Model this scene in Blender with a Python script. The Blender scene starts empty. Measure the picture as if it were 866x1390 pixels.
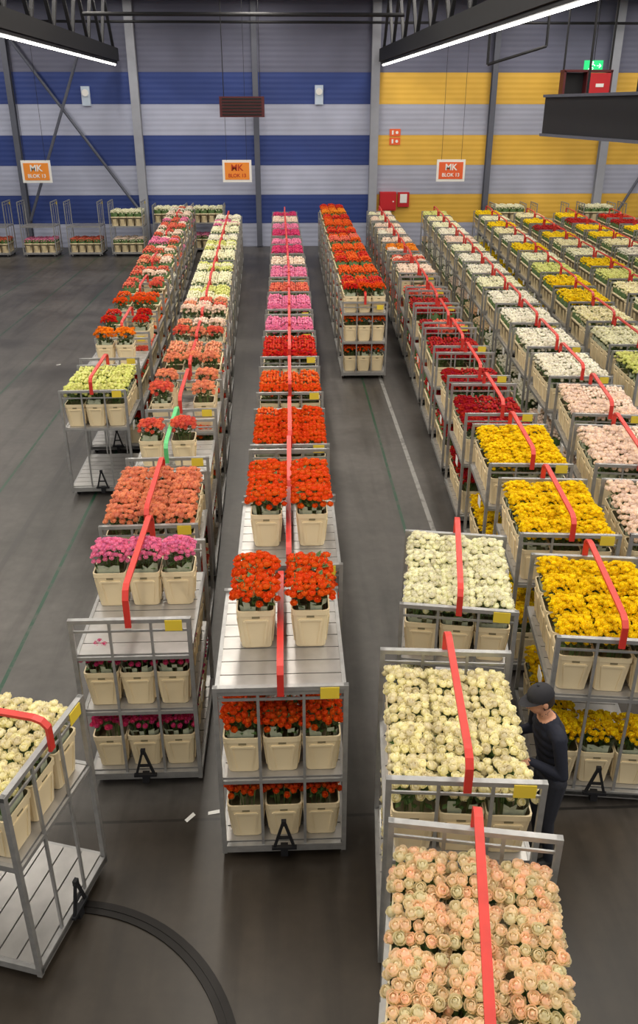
import bpy, bmesh, math, random
import numpy as np
from mathutils import Vector, Matrix
from mathutils.bvhtree import BVHTree
random.seed(7); rng=np.random.default_rng(7)
S=bpy.context.scene
COL=S.collection
S.view_settings.view_transform='Standard'
S.view_settings.look='None'
S.view_settings.exposure=0.0

# ---------------------------------------------------------------- helpers
def lin(r,g,b):
    f=lambda c:(c/255/12.92) if c/255<=0.04045 else ((c/255+0.055)/1.055)**2.4
    return (f(r),f(g),f(b),1)
def new_mat(name):
    m=bpy.data.materials.new(name); m.use_nodes=True
    return m,m.node_tree.nodes,m.node_tree.links,m.node_tree.nodes['Principled BSDF']
def simple(name,col,rough=0.6,metal=0.0,var=0.12,scale=6.0,emit=None,bump=0.0):
    m,n,l,p=new_mat(name)
    tc=n.new('ShaderNodeTexCoord'); nz=n.new('ShaderNodeTexNoise'); nz.inputs['Scale'].default_value=scale
    nz.inputs['Detail'].default_value=3
    l.new(tc.outputs['Object'],nz.inputs['Vector'])
    mx=n.new('ShaderNodeMix'); mx.data_type='RGBA'
    mx.inputs[6].default_value=tuple(c*(1-var) for c in col[:3])+(1,)
    mx.inputs[7].default_value=tuple(min(1,c*(1+var)) for c in col[:3])+(1,)
    l.new(nz.outputs['Fac'],mx.inputs[0]); l.new(mx.outputs[2],p.inputs['Base Color'])
    p.inputs['Roughness'].default_value=rough; p.inputs['Metallic'].default_value=metal
    if bump>0:
        b=n.new('ShaderNodeBump'); b.inputs['Strength'].default_value=bump
        l.new(nz.outputs['Fac'],b.inputs['Height']); l.new(b.outputs['Normal'],p.inputs['Normal'])
    if emit:
        p.inputs['Emission Color'].default_value=emit[0]; p.inputs['Emission Strength'].default_value=emit[1]
    return m

STEEL=simple('galvanised_steel',lin(165,165,165),0.42,0.55,0.28,14)
DECK=simple('deck_metal',lin(176,174,172),0.36,0.6,0.25,6)
DARKSTEEL=simple('dark_steel',lin(28,29,34),0.6,0.2,0.2,4)
COLSTEEL=simple('column_paint',lin(158,162,174),0.55,0.1,0.12,3)
COLDARK=simple('column_paint_dark',lin(90,94,108),0.55,0.1,0.12,3)
RED=simple('red_bar_paint',lin(200,52,44),0.4,0.0,0.25,8)
REDCAB=simple('red_cabinet_paint',lin(190,26,36),0.45,0.0,0.08,3)
MAROON=simple('maroon_paint',lin(84,22,28),0.5,0.0,0.1,3)
GREENBAR=simple('green_bar_paint',lin(90,190,120),0.4,0.0,0.1,8)
RUBBER=simple('rubber',lin(30,30,32),0.8,0,0.2,8)
PLASTIC=simple('bucket_plastic',lin(234,216,178),0.5,0,0.07,4)
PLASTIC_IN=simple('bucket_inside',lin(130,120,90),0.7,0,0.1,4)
YCARD=simple('yellow_card',lin(225,198,60),0.6,0,0.05,3)
WCARD=simple('white_card',lin(235,235,232),0.6,0,0.04,3)
LEAF=simple('leaf_green',lin(70,98,46),0.6,0,0.45,30)
ORANGE=simple('sign_orange',lin(242,146,50),0.6,0,0.04,3)
ORANGE2=simple('sign_deep_orange',lin(232,98,48),0.6,0,0.04,3)
WHITE=simple('white_paint',lin(238,238,236),0.6,0,0.03,3)
TUBE=simple('lamp_tube',(1,1,1,1),0.5,0,0,1,emit=((1,0.97,0.9,1),9))
PALEB=simple('pale_lens',lin(190,205,225),0.3,0,0.05,3)
GREENS=simple('exit_green',lin(20,160,90),0.5,0,0.02,3,emit=(lin(30,190,110),1.2))
WGLOW=simple('exit_white',lin(230,255,240),0.5,0,0.02,3,emit=((0.8,1,0.9,1),1.2))
TRACK=simple('track_iron',lin(26,23,22),0.5,0.4,0.3,9)

FT={ # low colour, tip colour
 'blush':(lin(255,250,208),lin(255,232,208),'pale cream roses with pink tips'),
 'cream':(lin(252,244,188),lin(255,248,218),'cream yellow roses'),
 'ivory':(lin(250,246,204),lin(255,253,232),'ivory cream roses'),
 'yellow':(lin(250,205,0),lin(255,232,30),'bright yellow roses'),
 'orangered':(lin(250,150,24),lin(230,56,24),'red orange bicolour roses'),
 'pink':(lin(252,180,205),lin(240,125,175),'pink roses'),
 'magenta':(lin(240,95,150),lin(218,50,112),'deep pink roses'),
 'salmon':(lin(250,194,152),lin(240,156,122),'salmon orange roses'),
 'coral':(lin(250,152,125),lin(232,104,82),'coral roses'),
 'red':(lin(195,30,30),lin(180,20,30),'dark red roses'),
 'scarlet':(lin(228,60,30),lin(212,36,22),'scarlet roses'),
 'lime':(lin(224,230,128),lin(246,244,168),'lime yellow roses'),
 'orange':(lin(252,180,40),lin(246,136,34),'orange roses'),
 'white':(lin(250,245,222),lin(255,251,240),'white roses'),
 'palepink':(lin(252,236,214),lin(255,234,220),'pale pink roses'),
}
FM={}
for k,(a,b,_) in FT.items():
    m,n,l,p=new_mat('petal_'+k)
    at=n.new('ShaderNodeAttribute'); at.attribute_name='tip'
    hv=n.new('ShaderNodeAttribute'); hv.attribute_name='hv'
    mx=n.new('ShaderNodeMix'); mx.data_type='RGBA'; mx.inputs[6].default_value=a; mx.inputs[7].default_value=b
    if k=='orangered':
        ad=n.new('ShaderNodeMath'); ad.operation='MULTIPLY_ADD'; ad.inputs[1].default_value=0.9; ad.inputs[2].default_value=0.35; ad.use_clamp=True
        l.new(hv.outputs['Fac'],ad.inputs[0]); mu=n.new('ShaderNodeMath'); mu.operation='MULTIPLY'; mu.use_clamp=True
        tb=n.new('ShaderNodeMath'); tb.operation='ADD'; tb.inputs[1].default_value=0.2; l.new(at.outputs['Fac'],tb.inputs[0])
        l.new(ad.outputs[0],mu.inputs[0]); l.new(tb.outputs[0],mu.inputs[1]); l.new(mu.outputs[0],mx.inputs[0])
    elif k=='blush':
        # pink only on about half of the heads
        mu=n.new('ShaderNodeMath'); mu.operation='MULTIPLY'; mu.use_clamp=True
        l.new(at.outputs['Fac'],mu.inputs[0]); l.new(hv.outputs['Fac'],mu.inputs[1]); l.new(mu.outputs[0],mx.inputs[0])
        mx.inputs[7].default_value=lin(255,200,180)
    else: l.new(at.outputs['Fac'],mx.inputs[0])
    hs=n.new('ShaderNodeHueSaturation'); l.new(mx.outputs[2],hs.inputs['Color'])
    mr=n.new('ShaderNodeMapRange'); mr.inputs['To Min'].default_value=0.88; mr.inputs['To Max'].default_value=1.08
    l.new(hv.outputs['Fac'],mr.inputs['Value']); l.new(mr.outputs['Result'],hs.inputs['Value'])
    mh=n.new('ShaderNodeMapRange'); mh.inputs['To Min'].default_value=0.49; mh.inputs['To Max'].default_value=0.51
    l.new(hv.outputs['Fac'],mh.inputs['Value']); l.new(mh.outputs['Result'],hs.inputs['Hue'])
    l.new(hs.outputs['Color'],p.inputs['Base Color']); p.inputs['Roughness'].default_value=0.65
    p.inputs['Specular IOR Level'].default_value=0.3
    tr=n.new('ShaderNodeBsdfTranslucent'); l.new(hs.outputs['Color'],tr.inputs['Color'])
    ms=n.new('ShaderNodeMixShader'); ms.inputs[0].default_value=0.32
    l.new(p.outputs[0],ms.inputs[1]); l.new(tr.outputs[0],ms.inputs[2]); l.new(ms.outputs[0],n['Material Output'].inputs['Surface'])
    FM[k]=m

class MB:
    def __init__(s): s.v=[];s.f=[];s.m=[];s.mats=[]
    def mi(s,m):
        if m not in s.mats: s.mats.append(m)
        return s.mats.index(m)
    def add(s,vs,fs,m):
        o=len(s.v); s.v+= [tuple(v) for v in vs]; k=s.mi(m)
        for f in fs: s.f.append(tuple(i+o for i in f)); s.m.append(k)
    def box(s,c,d,m,R=None):
        x,y,z=[e/2 for e in d]
        vs=[Vector((a*x,b*y,e*z)) for e in(-1,1) for b in(-1,1) for a in(-1,1)]
        if R is not None: vs=[R@v for v in vs]
        vs=[(v[0]+c[0],v[1]+c[1],v[2]+c[2]) for v in vs]
        s.add(vs,[(0,2,3,1),(4,5,7,6),(0,1,5,4),(2,6,7,3),(0,4,6,2),(1,3,7,5)],m)
    def bar(s,p0,p1,w,h,m,up=Vector((0,0,1))):
        p0=Vector(p0);p1=Vector(p1);d=(p1-p0).normalized()
        a=d.cross(up)
        if a.length<1e-3: a=d.cross(Vector((0,1,0)))
        a.normalize(); b=a.cross(d)
        vs=[]
        for p in(p0,p1):
            for i,j in((-1,-1),(1,-1),(1,1),(-1,1)): vs.append(p+a*i*w/2+b*j*h/2)
        s.add(vs,[(0,1,2,3),(7,6,5,4),(0,4,5,1),(1,5,6,2),(2,6,7,3),(3,7,4,0)],m)
    def cyl(s,p0,p1,r0,m,r1=None,n=12):
        r1=r0 if r1 is None else r1
        p0=Vector(p0);p1=Vector(p1);d=(p1-p0).normalized()
        a=d.cross(Vector((0,0,1)))
        if a.length<1e-3:a=Vector((1,0,0))
        a.normalize();b=a.cross(d)
        vs=[p0+(a*math.cos(t)+b*math.sin(t))*r0 for t in [2*math.pi*i/n for i in range(n)]]
        vs+=[p1+(a*math.cos(t)+b*math.sin(t))*r1 for t in [2*math.pi*i/n for i in range(n)]]
        s.add(vs,[(i,i+n,(i+1)%n+n,(i+1)%n) for i in range(n)]+[tuple(range(n)),tuple(range(2*n-1,n-1,-1))],m)
    def sweepyz(s,pts,w,t,m,x0=0):
        vs=[];P=[Vector((0,p[0],p[1])) for p in pts]
        for i,p in enumerate(P):
            if i==0:d=P[1]-P[0]
            elif i==len(P)-1:d=P[-1]-P[-2]
            else:d=(P[i+1]-P[i]).normalized()+(P[i]-P[i-1]).normalized()
            d.normalize(); nn=Vector((0,-d.z,d.y))
            for i1,j in((-1,-1),(1,-1),(1,1),(-1,1)):
                q=p+nn*j*t/2; vs.append((x0+i1*w/2,q.y,q.z))
        fs=[(0,1,2,3)]; k=len(P)
        for i in range(k-1):
            for e in range(4): fs.append((i*4+e,(i+1)*4+e,(i+1)*4+(e+1)%4,i*4+(e+1)%4))
        fs.append(tuple(4*(k-1)+e for e in(3,2,1,0)))
        s.add(vs,fs,m)
    def mesh(s,name,smooth=False):
        me=bpy.data.meshes.new(name); me.from_pydata(s.v,[],s.f)
        for m in s.mats: me.materials.append(m)
        me.polygons.foreach_set('material_index',s.m)
        if smooth: me.polygons.foreach_set('use_smooth',[True]*len(s.f))
        me.update()
        bm=bmesh.new(); bm.from_mesh(me); bmesh.ops.recalc_face_normals(bm,faces=bm.faces); bm.to_mesh(me); bm.free()
        return me
def obj(name,data,parent=None,loc=(0,0,0),rot=(0,0,0),scale=(1,1,1),label=None,cat=None,group=None,kind=None):
    o=bpy.data.objects.new(name,data); COL.objects.link(o)
    o.location=loc;o.rotation_euler=rot;o.scale=scale
    if parent: o.parent=parent
    if label:o['label']=label
    if cat:o['category']=cat
    if group:o['group']=group
    if kind:o['kind']=kind
    return o

# ---------------------------------------------------------------- camera
cam=bpy.data.cameras.new('camera'); co=bpy.data.objects.new('camera',cam); COL.objects.link(co)
CH=5.6
co.location=(0,0,CH); co.rotation_euler=(math.radians(90-24.58),0,math.radians(-2.17))
cam.sensor_fit='VERTICAL'; cam.sensor_height=36; cam.lens=28.59; cam.shift_y=-45/1390
cam.clip_end=200
S.camera=co

# ---------------------------------------------------------------- room
WY=37.0
def floor_mat():
    m,n,l,p=new_mat('floor_concrete')
    tc=n.new('ShaderNodeTexCoord'); sep=n.new('ShaderNodeSeparateXYZ'); l.new(tc.outputs['Object'],sep.inputs[0])
    n1=n.new('ShaderNodeTexNoise'); n1.inputs['Scale'].default_value=0.45; n1.inputs['Detail'].default_value=8; n1.inputs['Roughness'].default_value=0.65
    n2=n.new('ShaderNodeTexNoise'); n2.inputs['Scale'].default_value=7; n2.inputs['Detail'].default_value=6
    l.new(tc.outputs['Object'],n1.inputs[0]); l.new(tc.outputs['Object'],n2.inputs[0])
    cr=n.new('ShaderNodeValToRGB'); cr.color_ramp.elements[0].position=0.34; cr.color_ramp.elements[1].position=0.68
    cr.color_ramp.elements[0].color=lin(62,59,56); cr.color_ramp.elements[1].color=lin(106,102,99)
    l.new(n1.outputs['Fac'],cr.inputs[0])
    mx=n.new('ShaderNodeMix'); mx.data_type='RGBA'; mx.blend_type='MULTIPLY'; mx.inputs[0].default_value=0.45
    l.new(cr.outputs[0],mx.inputs[6]); l.new(n2.outputs['Fac'],mx.inputs[7])
    # wheel scuffs stretched along the driving direction
    mp=n.new('ShaderNodeMapping'); mp.inputs['Scale'].default_value=(5,0.35,1); mp.inputs['Rotation'].default_value=(0,0,.12)
    n3=n.new('ShaderNodeTexNoise'); n3.inputs['Scale'].default_value=1.0; n3.inputs['Detail'].default_value=5
    l.new(tc.outputs['Object'],mp.inputs[0]); l.new(mp.outputs[0],n3.inputs[0])
    c3=n.new('ShaderNodeValToRGB'); c3.color_ramp.elements[0].position=.32; c3.color_ramp.elements[1].position=.5
    c3.color_ramp.elements[0].color=(.62,.61,.6,1); c3.color_ramp.elements[1].color=(1,1,1,1)
    l.new(n3.outputs['Fac'],c3.inputs[0])
    ms=n.new('ShaderNodeMix'); ms.data_type='RGBA'; ms.blend_type='MULTIPLY'; ms.inputs[0].default_value=.8
    l.new(mx.outputs[2],ms.inputs[6]); l.new(c3.outputs[0],ms.inputs[7])
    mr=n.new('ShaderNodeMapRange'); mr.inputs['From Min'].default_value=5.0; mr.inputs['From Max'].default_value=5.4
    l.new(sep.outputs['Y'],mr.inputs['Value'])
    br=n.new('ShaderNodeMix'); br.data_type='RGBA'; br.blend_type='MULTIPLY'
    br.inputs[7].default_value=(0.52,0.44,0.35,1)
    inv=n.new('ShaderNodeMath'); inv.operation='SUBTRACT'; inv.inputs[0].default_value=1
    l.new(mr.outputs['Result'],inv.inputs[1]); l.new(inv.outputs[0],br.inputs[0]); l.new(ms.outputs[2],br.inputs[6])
    cur=br.outputs[2]
    def line(x,w,col,ymin=5.2,strength=0.8,axis='X'):
        nonlocal cur
        c=n.new('ShaderNodeMath'); c.operation='COMPARE'; c.inputs[1].default_value=x; c.inputs[2].default_value=w
        l.new(sep.outputs[axis],c.inputs[0])
        g=n.new('ShaderNodeMath'); g.operation='GREATER_THAN'; g.inputs[1].default_value=ymin
        l.new(sep.outputs['Y'],g.inputs[0])
        mu=n.new('ShaderNodeMath'); mu.operation='MULTIPLY'; l.new(c.outputs[0],mu.inputs[0]); l.new(g.outputs[0],mu.inputs[1])
        wn=n.new('ShaderNodeMapRange'); wn.inputs['From Min'].default_value=.35; wn.inputs['From Max'].default_value=.5; wn.inputs['To Min'].default_value=strength*.4; wn.inputs['To Max'].default_value=strength
        l.new(n2.outputs['Fac'],wn.inputs['Value'])
        mu2=n.new('ShaderNodeMath'); mu2.operation='MULTIPLY'; l.new(wn.outputs['Result'],mu2.inputs[1]); l.new(mu.outputs[0],mu2.inputs[0])
        q=n.new('ShaderNodeMix'); q.data_type='RGBA'; q.inputs[7].default_value=col
        l.new(mu2.outputs[0],q.inputs[0]); l.new(cur,q.inputs[6]); cur=q.outputs[2]
    for x in(-9.31,-7.76,-6.21,-4.66,-3.11,1.65): line(x,0.022,lin(14,66,44),strength=1.0)
    line(2.06,0.035,lin(165,165,162),6,0.65)
    line(-3.9,0.04,lin(56,54,54),6,0.6)
    line(5.2,0.015,lin(34,32,30),0,0.9,'Y')
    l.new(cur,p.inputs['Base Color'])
    rr=n.new('ShaderNodeMapRange'); rr.inputs['To Min'].default_value=0.28; rr.inputs['To Max'].default_value=0.55
    l.new(n1.outputs['Fac'],rr.inputs['Value']); l.new(rr.outputs['Result'],p.inputs['Roughness'])
    return m
def wall_mat():
    m,n,l,p=new_mat('striped_wall')
    tc=n.new('ShaderNodeTexCoord'); sep=n.new('ShaderNodeSeparateXYZ'); l.new(tc.outputs['Object'],sep.inputs[0])
    def M(op,a,b=None,c=None):
        q=n.new('ShaderNodeMath'); q.operation=op
        for i,v in enumerate((a,b,c)):
            if v is None: continue
            if isinstance(v,(int,float)): q.inputs[i].default_value=v
            else: l.new(v,q.inputs[i])
        return q.outputs[0]
    s=M('DIVIDE',M('SUBTRACT',6.88,sep.outputs['Z']),1.18)
    odd=M('GREATER_THAN',M('FRACT',M('DIVIDE',s,2.0)),0.5)
    up=M('GREATER_THAN',sep.outputs['Z'],6.88)
    right=M('GREATER_THAN',sep.outputs['X'],3.75)
    def mix(f,a,b):
        q=n.new('ShaderNodeMix'); q.data_type='RGBA'; l.new(f,q.inputs[0])
        for i,v in((6,a),(7,b)):
            if isinstance(v,tuple): q.inputs[i].default_value=v
            else: l.new(v,q.inputs[i])
        return q.outputs[2]
    dark=mix(right,lin(44,66,134),lin(224,178,70))
    light=mix(right,lin(176,182,206),lin(166,170,190))
    c=mix(odd,dark,light)
    c=mix(up,c,lin(104,107,130))
    nz=n.new('ShaderNodeTexNoise'); nz.inputs['Scale'].default_value=0.8; l.new(tc.outputs['Object'],nz.inputs[0])
    q=n.new('ShaderNodeMix'); q.data_type='RGBA'; q.blend_type='MULTIPLY'; q.inputs[0].default_value=0.35
    l.new(c,q.inputs[6]); l.new(nz.outputs['Fac'],q.inputs[7])
    gl=n.new('ShaderNodeHueSaturation'); gl.inputs['Value'].default_value=1.2; l.new(q.outputs[2],gl.inputs['Color'])
    l.new(gl.outputs[0],p.inputs['Base Color']); p.inputs['Roughness'].default_value=0.6
    w=M('SINE',M('MULTIPLY',sep.outputs['Z'],32.0))
    b=n.new('ShaderNodeBump'); b.inputs['Strength'].default_value=0.16; b.inputs['Distance'].default_value=0.02
    l.new(w,b.inputs['Height']); l.new(b.outputs['Normal'],p.inputs['Normal'])
    return m
def slab(name,c,d,mat):
    mb=MB(); mb.box(c,d,mat); o=obj(name,mb.mesh(name),kind='structure'); return o
XL,XR=-18.0,21.0
slab('floor',((XL+XR)/2,15,-0.1),(XR-XL,46,0.2),floor_mat())
slab('wall_back',((XL+XR)/2,WY+0.1,4.8),(XR-XL,0.2,9.6),wall_mat())
PW=simple('side_wall_paint',lin(120,124,138),0.7,0,0.08,1)
slab('wall_left',(XL-0.1,15,4.8),(0.2,44,9.6),PW)
slab('wall_right',(XR+0.1,15,4.8),(0.2,44,9.6),PW)
slab('ceiling',((XL+XR)/2,15,9.7),(XR-XL,44,0.2),simple('ceiling_dark',lin(60,62,70),0.8,0,0.1,1))

for i,x in enumerate((-11.1,-6.1,-1.2,3.7,8.6,13.5)):
    mb=MB(); M_=COLSTEEL if i in(1,3,5) else COLDARK
    w=0.34 if i in (1,3,5) else 0.22
    y=WY-0.14
    mb.box((0,-0.12,4.8),(w,0.03,9.58),M_); mb.box((0,0.12,4.8),(w,0.03,9.58),M_); mb.box((0,0,4.8),(0.04,0.22,9.58),M_)
    mb.box((0,0,0.02),(w+0.06,0.27,0.04),M_)
    obj('steel_column',mb.mesh('steel_column'),loc=(x,y,0),label='painted steel column standing against the striped wall',cat='column',group='steel wall columns')
def brace(p0,p1,r=0.06):
    mb=MB(); mb.cyl(p0,p1,r,COLDARK,n=8)
    obj('cross_brace',mb.mesh('cross_brace'),label='thin diagonal steel brace between wall columns',cat='brace',group='diagonal wall braces')
brace((-10.9,WY-.36,8.2),(-6.3,WY-.36,1.6)); brace((-8.1,WY-.5,7.6),(-10.9,WY-.5,1.2)); brace((13.75,WY-.3,0.1),(17.5,WY-.06,7))

def lightstrip(p0,p1):
    p0=Vector(p0);p1=Vector(p1); d=p1-p0; Ln=d.length; ang=math.atan2(-d.x,d.y)
    root=obj('fluorescent_light_strip',None,loc=p0,rot=(0,0,ang),label='long white fluorescent light strip under a dark roof beam',cat='lamp',group='fluorescent light strips')
    mb=MB(); mb.box((0,Ln/2,0.07),(0.2,Ln,0.08),DARKSTEEL)
    obj('housing',mb.mesh('lamp_housing'),root)
    n=int(Ln/1.6)
    mb=MB(); mb.cyl((0,.02*Ln/n,0),(0,.98*Ln/n,0),0.035,TUBE,n=8); tm=mb.mesh('lamp_tube')
    for i in range(n): obj('lamp_tube',tm,root,(0,i*Ln/n,0))
    r2=obj('roof_beam',None,loc=p0,rot=(0,0,ang),label='dark steel lattice roof beam with diagonal struts',cat='beam',group='dark roof beams')
    mb=MB(); mb.box((0,Ln/2,0.35),(0.34,Ln,0.46),DARKSTEEL); obj('lower_chord',mb.mesh('lower_chord'),r2)
    mb=MB(); mb.box((0,Ln/2,2.37),(0.25,Ln,0.2),DARKSTEEL); obj('upper_chord',mb.mesh('upper_chord'),r2)
    k=int(Ln/2.2); st=Ln/k
    mb=MB(); mb.bar((0,.05,.5),(0,st/2,2.3),.1,.1,DARKSTEEL); mb.bar((0,st/2,2.3),(0,st-.05,.5),.1,.1,DARKSTEEL); sm=mb.mesh('strut')
    for i in range(k): obj('strut',sm,r2,(0,i*st,0))
lightstrip((-6.5,8,7.12),(-6.7,36.4,7.12))
lightstrip((5.05,8,7.12),(3.95,36.4,7.12))
mb=MB(); mb.cyl((XL+.02,36.2,8.6),(XR-.02,36.2,8.6),0.05,DARKSTEEL,n=8)
obj('ceiling_pipe',mb.mesh('ceiling_pipe'),label='thin dark pipe running along the upper wall',cat='pipe')
mb=MB(); mb.cyl((9.5,33,7.6),(9.5,33,9.6),.05,DARKSTEEL); mb.cyl((7.4,33,7.0),(7.4,33,9.6),.05,DARKSTEEL); mb.cyl((7.4,33,7.0),(9.5,33,7.6),.05,DARKSTEEL)
obj('ceiling_pipe',mb.mesh('ceiling_pipe'),label='bent dark pipe hanging from the ceiling',cat='pipe')
mb=MB(); mb.cyl((-6.4,30,8.3),(3.9,30,8.3),0.06,DARKSTEEL,n=8)
obj('ceiling_pipe',mb.mesh('ceiling_pipe'),label='dark tie rod spanning between the roof beams',cat='pipe')

def text(s,size,mat,parent,loc,name='lettering'):
    cu=bpy.data.curves.new('t','FONT'); cu.body=s; cu.size=size; cu.align_x='CENTER'; cu.align_y='CENTER'; cu.extrude=0.004; cu.offset=size*0.02
    t=bpy.data.objects.new('t',cu); COL.objects.link(t); bpy.context.view_layer.update()
    me=bpy.data.meshes.new_from_object(t.evaluated_get(bpy.context.evaluated_depsgraph_get()))
    bpy.data.objects.remove(t); me.materials.clear(); me.materials.append(mat)
    return obj(name,me,parent,loc,(math.radians(90),0,0))
STR=simple('sign_text_red',lin(190,60,20),.6)
for x,bg,fg in((-9.95,ORANGE,WHITE),(-1.97,ORANGE,STR),(6.68,ORANGE2,WHITE)):
    z=3.25; y=35
    r=obj('hanging_sign',None,loc=(x,y,z),label='square orange hanging sign reading MK BLOK 13',cat='sign',group='orange area signs')
    mb=MB(); mb.box((0,0.01,0),(1.16,0.03,0.84),WHITE); obj('sign_border',mb.mesh('sign_border'),r)
    mb=MB(); mb.box((0,-0.012,0),(0.98,0.02,0.64),bg); obj('sign_panel',mb.mesh('sign_panel'),r)
    text('MK',0.34,fg,r,(0,-0.03,0.12)); text('BLOK 13',0.19,fg,r,(0,-0.03,-0.17))
    mb=MB(); mb.cyl((0,0,0.4),(0,0,9.6-z),0.008,DARKSTEEL,n=5); c_=mb.mesh('cable')
    for sx in(-.4,.4): obj('cable',c_,r,(sx,0,0))
r=obj('hanging_heater',None,loc=(-1.65,34.5,5.6),label='dark maroon box heater hanging from the roof',cat='heater')
mb=MB(); mb.box((0,0,0),(1.7,0.6,0.72),MAROON); obj('housing',mb.mesh('housing'),r)
mb=MB()
for k in range(6): mb.box((0,-0.31,-0.27+k*0.11),(1.5,0.03,0.05),RUBBER)
obj('louver',mb.mesh('louver'),r)
mb=MB(); mb.cyl((0,0,.36),(0,0,4.0),.012,DARKSTEEL,n=5); c_=mb.mesh('cable')
obj('cable',c_,r,(-.7,0,0)); obj('cable',c_,r,(.7,0,0))
for x,z in((-8.1,6.0),(1.4,6.05)):
    r=obj('wall_lamp',None,loc=(x,WY-0.1,z),label='small pale blue round lamp on the striped wall',cat='lamp',group='small wall lamps')
    mb=MB(); mb.box((0,0.04,0),(0.34,0.12,0.72),PALEB); obj('lamp_body',mb.mesh('lamp_body'),r)
    mb=MB(); mb.cyl((0,-0.02,0.12),(0,-0.1,0.12),0.13,WHITE,n=16); obj('lens',mb.mesh('lens'),r)
for z in(4.62,4.28):
    r=obj('fire_sign',None,loc=(4.6,WY-0.02,z),label='small orange red fire equipment pictogram sign on wall',cat='sign',group='fire signs')
    mb=MB(); mb.box((0,0,0),(0.46,0.04,0.28),ORANGE2); obj('sign_panel',mb.mesh('sign_panel'),r)
    mb=MB(); mb.box((-0.1,-0.022,0),(0.07,0.01,0.16),WHITE); mb.cyl((0.08,-.02,0),(0.08,-.03,0),.06,WHITE,n=10); obj('pictogram',mb.mesh('pictogram'),r)
r=obj('fire_hose_cabinet',None,loc=(4.36,WY-0.18,1.9),label='red fire hose cabinet mounted on yellow striped wall',cat='cabinet')
mb=MB(); mb.box((0,0,0),(0.7,0.36,0.75),REDCAB); obj('body',mb.mesh('body'),r)
mb=MB(); mb.box((0,-0.19,0),(0.6,0.02,0.65),REDCAB); obj('door',mb.mesh('door'),r)
mb=MB(); mb.cyl((0.22,-.2,0),(0.22,-.24,0),.03,WHITE,n=8); obj('knob',mb.mesh('knob'),r)
r=obj('alarm_box',None,loc=(5.05,WY-0.07,1.95),label='small red and white alarm box beside cabinet',cat='alarm')
mb=MB(); mb.box((0,0,0),(0.5,0.14,0.6),REDCAB); obj('body',mb.mesh('body'),r)
mb=MB(); mb.box((0,-.08,0.05),(0.3,0.02,0.36),WHITE); obj('cover',mb.mesh('cover'),r)
r=obj('exit_sign',None,loc=(12.0,35,7.05),label='glowing green emergency exit sign with running figure',cat='sign')
mb=MB(); mb.box((0,0,0),(0.72,0.08,0.38),GREENS); obj('sign_panel',mb.mesh('sign_panel'),r)
mb=MB(); mb.cyl((-.05,-.045,.12),(-.05,-.055,.12),.035,WGLOW,n=8)
for a,b in(((-.05,.08),(-.1,-.03)),((-.1,-.03),(-.02,-.08)),((-.02,-.08),(-.04,-.15)),((-.1,-.03),(-.2,-.12)),((-.05,.06),(.05,.0)),((-.05,.06),(-.16,.04)),((.12,0),(.28,0)),((.28,0),(.21,.07)),((.28,0),(.21,-.07))):
    mb.bar((a[0],-.05,a[1]),(b[0],-.05,b[1]),.02,.035,WGLOW,up=Vector((0,1,0)))
obj('pictogram',mb.mesh('pictogram'),r)
mb=MB(); mb.cyl((0,0,.19),(0,0,2.55),.015,DARKSTEEL,n=6); obj('cable',mb.mesh('cable'),r)
r=obj('catwalk_girder',None,loc=(8.2,28,5.35),rot=(0,0,math.radians(7)),label='large dark steel box girder of an overhead catwalk',cat='beam')
mb=MB(); mb.box((0.9,-9,0),(1.8,18,1.16),DARKSTEEL); obj('girder',mb.mesh('girder'),r)
mb=MB(); mb.box((-.03,-9,0),(0.1,18,0.08),COLDARK); fm_=mb.mesh('flange'); obj('flange',fm_,r,(0,0,.56)); obj('flange',fm_,r,(0,0,-.56))
mb=MB(); mb.cyl((0.9,0,.58),(0.9,0,4.25),.04,DARKSTEEL,n=8); hm_=mb.mesh('hanger_rod')
for k in range(6): obj('hanger_rod',hm_,r,(0,-1-3*k,0))
r=obj('red_switch_cabinet',None,loc=(11.6,34.5,6.2),label='red metal cabinets in a dark red overhead frame',cat='cabinet')
mb=MB()
for a in(-.9,.0,.9): mb.box((a,0,0),(0.08,0.5,1.3),MAROON)
mb.box((0,0,.65),(1.9,.5,.08),MAROON); mb.box((0,0,-.65),(1.9,.5,.08),MAROON); mb.box((-.45,.2,0),(.85,.05,1.2),DARKSTEEL)
mb.cyl((-.9,0,.65),(-.9,0,3.4),.04,DARKSTEEL,n=6); mb.cyl((.9,0,.65),(.9,0,3.4),.04,DARKSTEEL,n=6)
obj('frame',mb.mesh('frame'),r)
mb=MB(); mb.box((0.46,-.1,0),(.78,.4,1.15),REDCAB); obj('door',mb.mesh('door'),r)
mb=MB(); mb.box((0.46,-.31,.15),(.3,.02,.12),WHITE); obj('label_plate',mb.mesh('label_plate'),r)

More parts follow.
